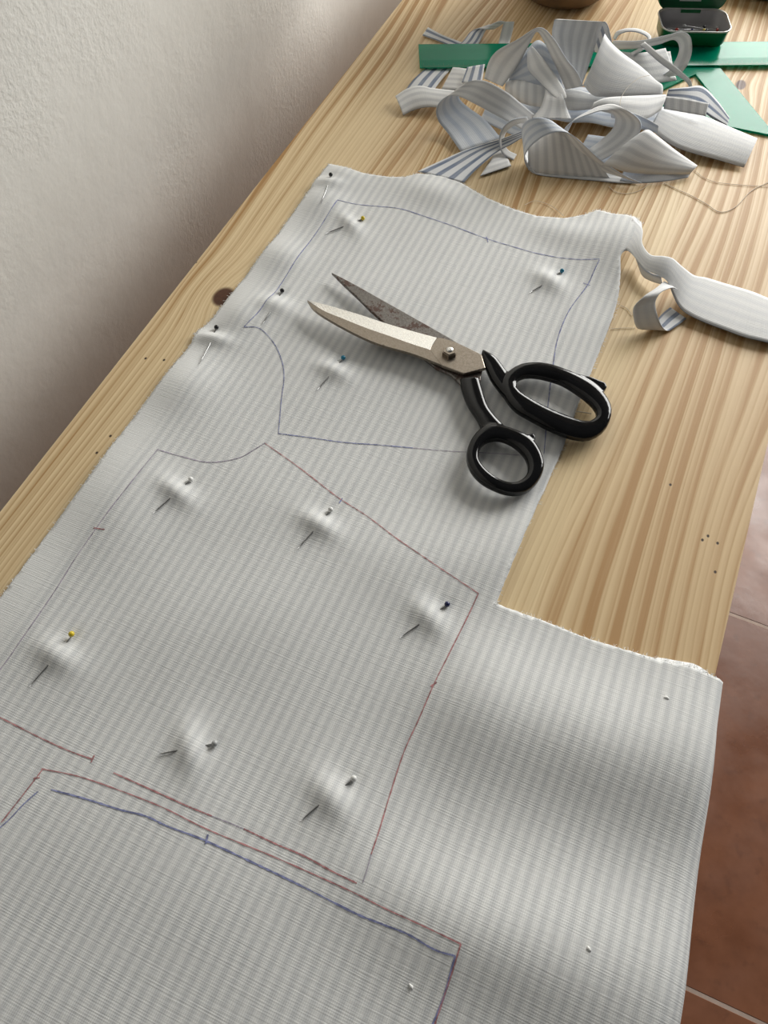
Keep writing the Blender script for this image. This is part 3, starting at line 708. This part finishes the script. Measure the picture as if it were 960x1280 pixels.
# ------------------------------------------------------------------ heap of cut-off strips
def scrap(label, A, B, **kw):
    o = ribbon('fabric_scrap', A, B, **kw); q = o.data.vertices; c = sum((v.co for v in q), Vector()) / len(q); lo = min(v.co.z for v in q)
    rebase(o, (c.x, c.y, lo)); tag(o, label, 'cloth scrap', 'cut-off strips in the heap'); return o
CR, FA, BF, FB = ('crisp', 'faint'), ('faint', 'crisp'), ('blue', 'faint'), ('faint', 'blue')
scrap('short blue-striped strip poking out behind the ruler, nearest the wall', [(528, 44, .002), (545, 50, .002), (562, 57, .001), (580, 66, .001)], [(535, 34, .004), (552, 43, .003), (570, 50, .001), (592, 58, .001)], mats=CR)
scrap('blue-striped strip passing under the ruler and folding over behind it', [(507, 112, .003), (518, 98, .003), (534, 84, .001), (556, 67, .001), (577, 53, .001), (588, 40, .004), (598, 36, .010), (607, 37, .012), (618, 36, .010)], [(541, 114, .003), (553, 98, .002), (566, 84, .001), (584, 68, .001), (599, 53, .002), (607, 38, .009), (615, 30, .016), (625, 26, .018), (632, 27, .016)], mats=CR, n=60)
scrap('small pale folded end standing behind the ruler', [(630, 27, .016), (627, 38, .009), (624, 50, .002), (622, 58, .001)], [(643, 27, .016), (641, 38, .009), (638, 50, .002), (636, 58, .001)], mats=FA)
scrap('pale faint-striped tongue reaching out towards the wall', [(504, 144, .002), (516, 138, .004), (530, 134, .007), (546, 134, .008), (568, 138, .008)], [(494, 120, .007), (508, 111, .010), (524, 107, .011), (540, 110, .011), (568, 113, .010)], mats=FA, belly=0.002)
scrap('pale strip end tucked between ruler and arched loop', [(552, 111, .003), (566, 112, .006), (582, 112, .008)], [(566, 84, .006), (578, 85, .008), (592, 88, .010)], mats=FA)
scrap('small blue-striped snippet beside the arched loop', [(577, 103, .010), (588, 104, .012), (602, 104, .013)], [(584, 84, .012), (594, 82, .015), (606, 80, .016)], mats=CR, across=True)
scrap('broad arched loop curling down over the table on the wall side of the heap',
      [(655, 163, .014), (637, 153, .022), (620, 144, .028), (592, 129, .036), (575, 121, .038), (560, 120, .036), (549, 128, .029), (545, 140, .020), (549, 153, .012), (560, 167, .006), (576, 190, .003)],
      [(668, 143, .022), (650, 128, .033), (635, 116, .042), (612, 103, .049), (596, 100, .049), (581, 104, .046), (573, 114, .036), (575, 124, .024), (586, 135, .014), (606, 150, .008), (626, 173, .003)], mats=FB, ref=0.25, n=70, w=12)
scrap('crisp blue-striped strip lying across the wood towards the cotton panel', [(580, 228, .003), (595, 212, .004), (620, 191, .006), (640, 180, .009), (656, 171, .012), (676, 165, .014)], [(522, 214, .003), (555, 199, .004), (580, 188, .007), (605, 180, .010), (632, 172, .014), (660, 160, .018)], mats=CR)
scrap('pale square-cut strip end beneath the crisp blue-striped strip', [(600, 220, .002), (612, 202, .002), (622, 186, .002), (632, 172, .002)], [(639, 207, .002), (634, 195, .002), (630, 180, .002), (640, 168, .002)], mats=FA, across=True)
scrap('thin narrow curl hooked beside the front roll', [(661, 152, .026), (645, 156, .024), (634, 164, .018), (630, 176, .010), (635, 187, .004), (646, 193, .002)], [(659, 146, .030), (641, 150, .030), (629, 160, .024), (624, 175, .014), (628, 191, .005), (642, 200, .002)], mats=FB, n=36, w=5)
scrap('large open roll of striped cloth at the front of the heap',
      [(800, 229, .0015), (770, 228, .0012), (740, 225, .0012), (695, 221, .0012), (667, 216, .002), (656, 200, .012), (662, 185, .024), (677, 172, .034), (692, 166, .038), (707, 166, .036), (720, 173, .030), (733, 184, .024), (748, 198, .016), (762, 208, .011), (782, 220, .007), (802, 229, .005)],
      [(770, 216, .0012), (740, 212, .0012), (712, 206, .0012), (686, 202, .0012), (668, 199, .002), (655, 178, .016), (653, 160, .030), (659, 151, .040), (672, 147, .044), (688, 151, .042), (697, 160, .034), (701, 172, .026), (706, 184, .018), (713, 196, .010), (728, 206, .006), (750, 214, .004)], mats=FB, ref=0.05, n=110, w=12)
scrap('pale bluish strip standing inside the front roll', [(660, 212, .002), (675, 217, .0015), (700, 219, .0015), (730, 221, .0015), (762, 222, .0015)], [(660, 178, .022), (675, 166, .030), (694, 162, .034), (716, 174, .026), (746, 200, .013)], mats=FB, across=True)
scrap('grey strip standing in the hollow of the tall arch', [(632, 112, .012), (655, 116, .016), (680, 116, .020), (706, 112, .020)], [(640, 88, .030), (657, 64, .044), (673, 50, .050), (690, 64, .044)], mats=BF)
scrap('pale strip laid over the ruler between the sheet and the hooped strip', [(788, 100, .012), (815, 104, .012), (846, 100, .010)], [(772, 64, .022), (800, 66, .024), (832, 60, .024)], mats=FA)
scrap('folded pointed flap of striped cloth resting inside the front roll', [(752, 207, .012), (765, 209, .013), (782, 215, .010), (815, 218, .006), (862, 218, .004)], [(800, 166, .030), (810, 162, .032), (822, 170, .028), (845, 188, .016), (872, 207, .006)], mats=FA, belly=0.003, n=40)
scrap('dark bluish layered strip under the pointed flap', [(775, 226, .0015), (800, 229, .0015), (830, 227, .0015), (860, 222, .0015)], [(780, 213, .006), (805, 212, .008), (835, 213, .007), (866, 212, .004)], mats=BF)
scrap('inner loop nested behind the front roll with its hollow showing', [(706, 172, .012), (706, 160, .024), (718, 150, .034), (735, 143, .040), (752, 138, .043), (764, 141, .040), (769, 150, .030), (764, 163, .020), (750, 176, .012), (736, 186, .010)], [(716, 150, .006), (722, 146, .018), (733, 140, .030), (748, 133, .040), (766, 130, .044), (784, 138, .044), (800, 152, .036), (798, 168, .026), (780, 185, .016), (752, 200, .010)], mats=FB, ref=0.75, n=70, w=10)
scrap('blue-rimmed band standing on edge above the pointed flap', [(764, 147, .030), (785, 152, .026), (805, 160, .022), (822, 166, .018)], [(763, 137, .040), (785, 140, .036), (805, 147, .031), (823, 157, .025)], mats=BF)
scrap('long broad pale strip lying out over the wood beside the set square', [(812, 160, .016), (835, 178, .010), (856, 188, .007), (895, 199, .005), (930, 209, .003)], [(826, 133, .017), (855, 138, .012), (885, 147, .009), (916, 160, .007), (947, 173, .006)], mats=('pale', 'crisp'), belly=0.004, w=12)
scrap('short pale turned-over piece with stripes crossing it', [(830, 136, .021), (848, 139, .020), (865, 142, .019), (882, 145, .018)], [(830, 120, .028), (848, 122, .027), (866, 125, .026), (886, 129, .024)], mats=FA, across=True)
scrap('blue-striped strip draped onto the green set square', [(832, 124, .014), (855, 128, .014), (876, 138, .011), (892, 148, .007), (909, 157, .004)], [(836, 111, .020), (858, 109, .020), (878, 108, .018), (896, 125, .012), (912, 147, .006)], mats=CR)
scrap('tall upright folded strip at the top of the heap', [(704, 95, .030), (697, 70, .042), (690, 45, .055), (692, 30, .066), (695, 24, .070), (706, 26, .066), (716, 40, .050), (724, 60, .030)], [(728, 104, .030), (736, 82, .040), (745, 55, .052), (752, 34, .063), (755, 27, .067), (760, 32, .062), (764, 48, .046), (768, 70, .028)], mats=FA, ref=0.3, n=60)
scrap('wide pale sheet sloping down behind the upright strip', [(729, 106, .032), (740, 118, .028), (754, 121, .027), (790, 121, .026), (828, 119, .024)], [(756, 42, .058), (764, 53, .052), (778, 66, .046), (801, 83, .036), (824, 104, .027)], mats=('pale', 'blue'), belly=0.0035, n=40)
scrap('tall arch of pale striped cloth with a shadowed hollow', [(628, 108, .020), (640, 92, .029), (652, 74, .040), (662, 55, .052), (671, 40, .061), (680, 52, .056), (690, 73, .044), (699, 93, .032), (707, 112, .024)], [(605, 98, .020), (611, 77, .030), (622, 63, .042), (646, 50, .054), (673, 35, .066), (690, 46, .062), (708, 74, .050), (722, 92, .040), (729, 108, .032)], mats=FB, ref=0.2, n=70, w=11)
scrap('twisted strap hanging inside the tall arch', [(659, 60, .045), (659, 76, .040), (661, 88, .037), (674, 102, .034), (692, 120, .032), (702, 126, .031)], [(666, 58, .047), (678, 72, .044), (686, 83, .042), (697, 98, .038), (706, 114, .035), (708, 122, .034)], mats=FA, n=50)
scrap('flared tail of a strip spreading below the twisted strap', [(682, 110, .032), (680, 122, .030), (675, 135, .026), (665, 147, .022)], [(703, 118, .034), (706, 126, .032), (709, 136, .028), (714, 148, .024)], mats=FA)
scrap('rounded fold lying low inside the tall arch', [(632, 118, .012), (650, 128, .014), (668, 133, .015), (690, 134, .015)], [(636, 98, .020), (652, 100, .024), (668, 104, .024), (690, 108, .022)], mats=FA, belly=0.004, across=True)
scrap('shadowed strip beneath the foot of the tall arch', [(700, 136, .014), (720, 138, .016), (745, 136, .016), (770, 134, .014)], [(704, 110, .022), (722, 112, .022), (745, 118, .022), (770, 118, .020)], mats=FB, belly=0.002)
scrap('rolled strip with a dark blue rim under the pale sheet', [(738, 136, .024), (755, 140, .026), (780, 146, .027), (806, 149, .026), (826, 138, .024)], [(742, 128, .030), (758, 122, .032), (785, 120, .030), (810, 119, .028), (832, 118, .026)], mats=FB, belly=0.004)
scrap('slim hooped strip in front of the pin tin', [(766, 62, .018), (795, 61, .024), (822, 56, .031), (842, 50, .036), (849, 60, .030), (844, 76, .022), (834, 90, .016), (816, 99, .010)], [(766, 51, .026), (800, 51, .032), (834, 44, .040), (853, 40, .043), (863, 47, .040), (865, 64, .030), (860, 80, .022), (850, 94, .014)], mats=FB, ref=0.1, n=60)
scrap('pale flat piece inside the slim hooped strip', [(800, 92, .010), (820, 92, .010), (842, 88, .009)], [(798, 68, .014), (818, 66, .014), (838, 64, .013)], mats=FA)
scrap('thin white selvage strap crossing the slim hooped strip', [(800, 56, .034), (822, 76, .028), (842, 91, .022), (858, 103, .018), (862, 112, .014)], [(806, 52, .036), (828, 70, .031), (848, 86, .025), (863, 100, .020), (866, 112, .014)], mats=FA, n=36, w=5)
scrap('thin white selvage cord bent in a loop behind the hooped strip', [(769, 50, .020), (774, 43, .026), (786, 39, .030), (800, 41, .030), (810, 48, .028), (802, 58, .026), (788, 66, .024)], [(766, 48, .020), (771, 39, .026), (786, 35, .030), (802, 37, .030), (814, 46, .028), (806, 60, .026), (791, 69, .024)], mats=FA, n=40, w=4)
scrap('blue inner strip lining the arched loop', [(600, 150, .006), (618, 158, .006), (640, 168, .006), (655, 172, .006)], [(610, 128, .010), (628, 138, .012), (646, 150, .012), (664, 156, .012)], mats=BF)
scrap('bluish low strip filling the middle of the heap', [(640, 128, .006), (680, 148, .008), (720, 152, .010), (770, 158, .008), (820, 164, .006)], [(630, 96, .008), (680, 104, .010), (730, 108, .012), (780, 110, .010), (826, 112, .008)], mats=BF, wave=0.001)
scrap('striped strip lying flat inside the front roll', [(720, 196, .004), (750, 204, .005), (790, 208, .005), (830, 206, .004)], [(735, 168, .006), (765, 172, .008), (800, 178, .008), (836, 186, .006)], mats=BF)

# ------------------------------------------------------------------ pin tin
def rounded_rect(cx, cy, ux, uy, w, d, r, k=6):
    pts = []
    for sx, sy, a0 in ((1, 1, 0), (-1, 1, 90), (-1, -1, 180), (1, -1, 270)):
        for i in range(k + 1):
            a = math.radians(a0 + 90 * i / k); lx = sx * (w / 2 - r) + r * math.cos(a); ly = sy * (d / 2 - r) + r * math.sin(a)
            pts.append((cx + ux[0] * lx + uy[0] * ly, cy + ux[1] * lx + uy[1] * ly))
    return pts
def loft(rings, cap0=True, cap1=True):
    bm = bmesh.new(); R = [[bm.verts.new(p) for p in r] for r in rings]; k = len(R[0])
    for A, B in zip(R, R[1:]):
        for i in range(k): bm.faces.new((A[i], A[(i + 1) % k], B[(i + 1) % k], B[i]))
    if cap0: bm.faces.new(R[0][::-1])
    if cap1: bm.faces.new(R[-1])
    bmesh.ops.recalc_face_normals(bm, faces=bm.faces[:]); return bm
def pin_tin():
    zt = 0.022
    fl_, fr_ = at(833, 37, zt), at(905, 39, zt); bl_, br_ = at(833, 10, zt), at(899, 11, zt)
    ux = (fr_ - fl_ + br_ - bl_); ux.z = 0; ux.normalize(); uy = Vector((-ux.y, ux.x, 0))
    c = (at(825, 24, zt) + at(911, 27, zt)) / 2; w = (at(911, 27, zt) - at(825, 24, zt)).dot(ux); d = 0.043
    root = tag(empty('pin_tin'), 'small green metal tin standing open with loose pins in its grey inside', 'tin')
    rr = lambda ww, dd, r, z: [(x, y, z) for x, y in rounded_rect(c.x, c.y, ux, uy, ww, dd, r)]
    t0, t1 = 0.0062, zt
    from_bm('body', loft([rr(w - .007, d - .007, .008, t0), rr(w - .004, d - .004, .0095, t0 + .002), rr(w - .002, d - .002, .0105, t1 - .004), rr(w - .0012, d - .0012, .011, t1 - .0008)], True, False), ['tin_green'], root)
    from_bm('lining', loft([rr(w - .0016, d - .0016, .0105, t1 - .0006), rr(w - .004, d - .004, .0095, t1 - .004), rr(w - .006, d - .006, .008, t0 + .003), rr(w - .010, d - .010, .006, t0 + .0015)], False, True), ['tin_grey'], root)
    rim = rr(w, d, .0115, t1); from_bm('rim', tube_bm([Vector(p) for p in rim] + [Vector(rim[0]), Vector(rim[1])], 0.0009, 8, None, False), ['tin_rim'], root)
    # lid hinged up at the back, leaning away
    hb = Vector((c.x, c.y, 0)) + uy * (d / 2 + .011); tilt = math.radians(100)
    def L(lx, ly, lz): # lid space: ly up the lid, lz its depth towards the tin
        v = hb + ux * lx + Vector((0, 0, t1 - .004)); yv = uy * (-math.cos(tilt)) + Vector((0, 0, math.sin(tilt))); zv = uy * (-math.sin(tilt)) - Vector((0, 0, math.cos(tilt)))
        return v + yv * (ly) + zv * lz
    def lr(ww, dd, r, z, off=0): return [L(x, y + d / 2 + off, z) for x, y in rounded_rect(0, 0, (1, 0), (0, 1), ww, dd, r)]
    lid = from_bm('lid', loft([lr(w - .004, d - .004, .010, 0), lr(w, d, .0115, .0015), lr(w, d, .0115, .009), lr(w - .002, d - .002, .0105, .009), lr(w - .003, d - .003, .0105, .002)], True, True), ['tin_green'], root)
    bm = bmesh.new(); q = [bm.verts.new(L(x, y, .0022)) for x, y in ((-.011, .006), (.011, .006), (.011, .0085), (-.011, .0085))]; bm.faces.new(q)
    from_bm('printed_line', bm, ['print_silver'], lid, smooth=False)
    hp = [c + ux * x + uy * (d / 2 - .0005 + yy) + Vector((0, 0, z - c.z)) for x, yy, z in ((-.010, -.0015, t1 - .003), (-.010, .003, t1 - .001), (.010, .003, t1 - .001), (.010, -.0015, t1 - .003))]
    bm = bmesh.new(); vs = [bm.verts.new(p) for p in hp] + [bm.verts.new(p + Vector((0, 0, .002))) for p in hp]
    for f in ((0, 1, 2, 3), (7, 6, 5, 4), (0, 4, 5, 1), (1, 5, 6, 2), (2, 6, 7, 3), (3, 7, 4, 0)): bm.faces.new([vs[i] for i in f])
    bmesh.ops.recalc_face_normals(bm, faces=bm.faces[:]); from_bm('hinge', bm, ['tin_green'], root, smooth=False)
    rebase(root, (c.x, c.y, t0))
    heads = ['h_black', 'h_red', 'h_navy', 'h_white', 'h_black', 'h_red', 'h_grey', 'h_black', 'h_white', 'h_red', 'h_navy', 'h_black', 'h_yellow', 'h_red', 'h_grey', 'h_black']
    names = {'h_black': 'black', 'h_red': 'red', 'h_navy': 'navy', 'h_white': 'white', 'h_grey': 'grey', 'h_yellow': 'yellow'}
    for i, hcol in enumerate(heads):
        a = random.uniform(-0.5, 0.5) + (math.pi if random.random() < 0.5 else 0); lx = random.uniform(-.016, .016); ly = random.uniform(-.009, .007); z = t0 + .0024 + .0009 * (i // 2)
        e = Vector((math.cos(a), math.sin(a) * 0.6)) * 0.013
        pA = c + ux * (lx + e.x) + uy * (ly + e.y); pB = c + ux * (lx - e.x) + uy * (ly - e.y); pA.z = z + .0012; pB.z = z
        r = tag(empty('straight_pin'), 'loose %s-headed pin lying in the open green tin' % names[hcol], 'pin', 'loose %s-headed pins in the tin' % names[hcol])
        from_bm('shaft', tube_bm([pA, pA.lerp(pB, .9), pB], [.0004, .0004, .0001], 6), ['pinsteel'], r)
        bm = bmesh.new(); bmesh.ops.create_icosphere(bm, subdivisions=2, radius=.0016)
        for v in bm.verts: v.co += pA
        from_bm('head', bm, [hcol], r); rebase(r, pB)
pin_tin()

# ------------------------------------------------------------------ bowl and dark case at the far end
bc = at(690, 15, 0.0) + Vector((-0.003, 0.046, 0))
bowl = tag(empty('clay_pot'), 'brown round-bottomed clay pot behind the heap of strips', 'pot')
prof = [(.034, .0004), (.043, .002), (.052, .010), (.061, .026), (.068, .050), (.072, .080), (.073, .110), (.071, .140), (.066, .165)]  # upper body is out of view, made tall to shade the wood and wall
from_bm('body', lathe_bm(prof + [(.062, .165), (.067, .140), (.068, .080), (.060, .030), (.046, .012), (.02, .009)], 56, None, (bc.x, bc.y)), ['brown'], bowl)
rg = [(bc.x + .0645 * math.cos(2 * math.pi * i / 48), bc.y + .0645 * math.sin(2 * math.pi * i / 48), .165) for i in range(50)]
from_bm('rim', tube_bm([Vector(p) for p in rg], .0032, 8, None, False), ['brown'], bowl); rebase(bowl, (bc.x, bc.y, 0))
dc = at(945, 3, 0.0)
case = tag(empty('zip_case'), 'dark grey soft case lying behind the green pin tin', 'case')
from_bm('body', box_bm((dc.x - .04, dc.y + .002, .0003), (dc.x + .07, dc.y + .09, .026), .008, 4), ['dark'], case)
zp = [(dc.x - .0395, dc.y + .010, .014), (dc.x - .036, dc.y + .0025, .014), (dc.x, dc.y + .0018, .014), (dc.x + .062, dc.y + .0018, .014)]
from_bm('zip', tube_bm([Vector(p) for p in zp], .0012, 6), ['tin_grey'], case); rebase(case, (dc.x + .015, dc.y + .046, 0))

# ------------------------------------------------------------------ loose threads and lint
def thread(label, pts, r=0.00022):
    P = catmull(at_list(pts, 0.0006), 10 * len(pts)); o = from_bm('thread', tube_bm(P, r, 6), ['thread'], None)
    rebase(o, (P[0].x, P[0].y, P[0].z - r)); tag(o, label, 'thread', 'loose threads on the table')
thread('loose thread curving under the front roll of cloth', [(812, 229), (800, 238), (784, 242), (770, 240), (761, 233)])
thread('long loose thread looping over the wood past the pointed flap', [(830, 229), (845, 236), (863, 244), (883, 255), (900, 265), (919, 259), (939, 239), (962, 227)], .0003)
thread('straight loose thread running out from the tip of the pointed flap', [(868, 213), (880, 222), (897, 228), (925, 231), (962, 233)])
thread('short loose thread beside the curled strip end', [(776, 382), (784, 386), (790, 394)])
thread('pale thread lying between the panel edge and the curled strip', [(764, 411), (778, 410), (794, 410)])
thread('short thread end lying inside the large handle loop', [(718, 514, .002), (727, 515, .001), (739, 517, .001)], .0004)
thread('fine thread draped over the pale sheet in the heap', [(775, 140, .034), (776, 124, .036), (784, 110, .038), (798, 98, .040), (812, 94, .038)])
thread('fine thread hanging off the wavy far edge of the panel', [(656, 256, .002), (670, 251, .001), (690, 258, .001), (705, 270, .002)], .00018)
for k, (px, py, lab) in enumerate([(833, 872, 'small white lint bead near the draped cut edge of the panel'), (736, 1186, 'white lint fleck on the draped side of the panel'), (514, 1233, 'white lint fleck inside the blue and red hem corner')]):
    p = on_cloth(px, py, 0.0002); bm = bmesh.new(); bmesh.ops.create_icosphere(bm, subdivisions=2, radius=0.0010)
    for v in bm.verts:
        f = 1 + 0.35 * math.sin(v.co.x * 3000 + v.co.y * 2100 + k); v.co = Vector((v.co.x * 1.5 * f, v.co.y * 0.9 * f, v.co.z * 0.6)) + p
    o = from_bm('lint_fleck', bm, ['lint']); rebase(o, p); tag(o, lab, 'lint', 'lint on the panel')
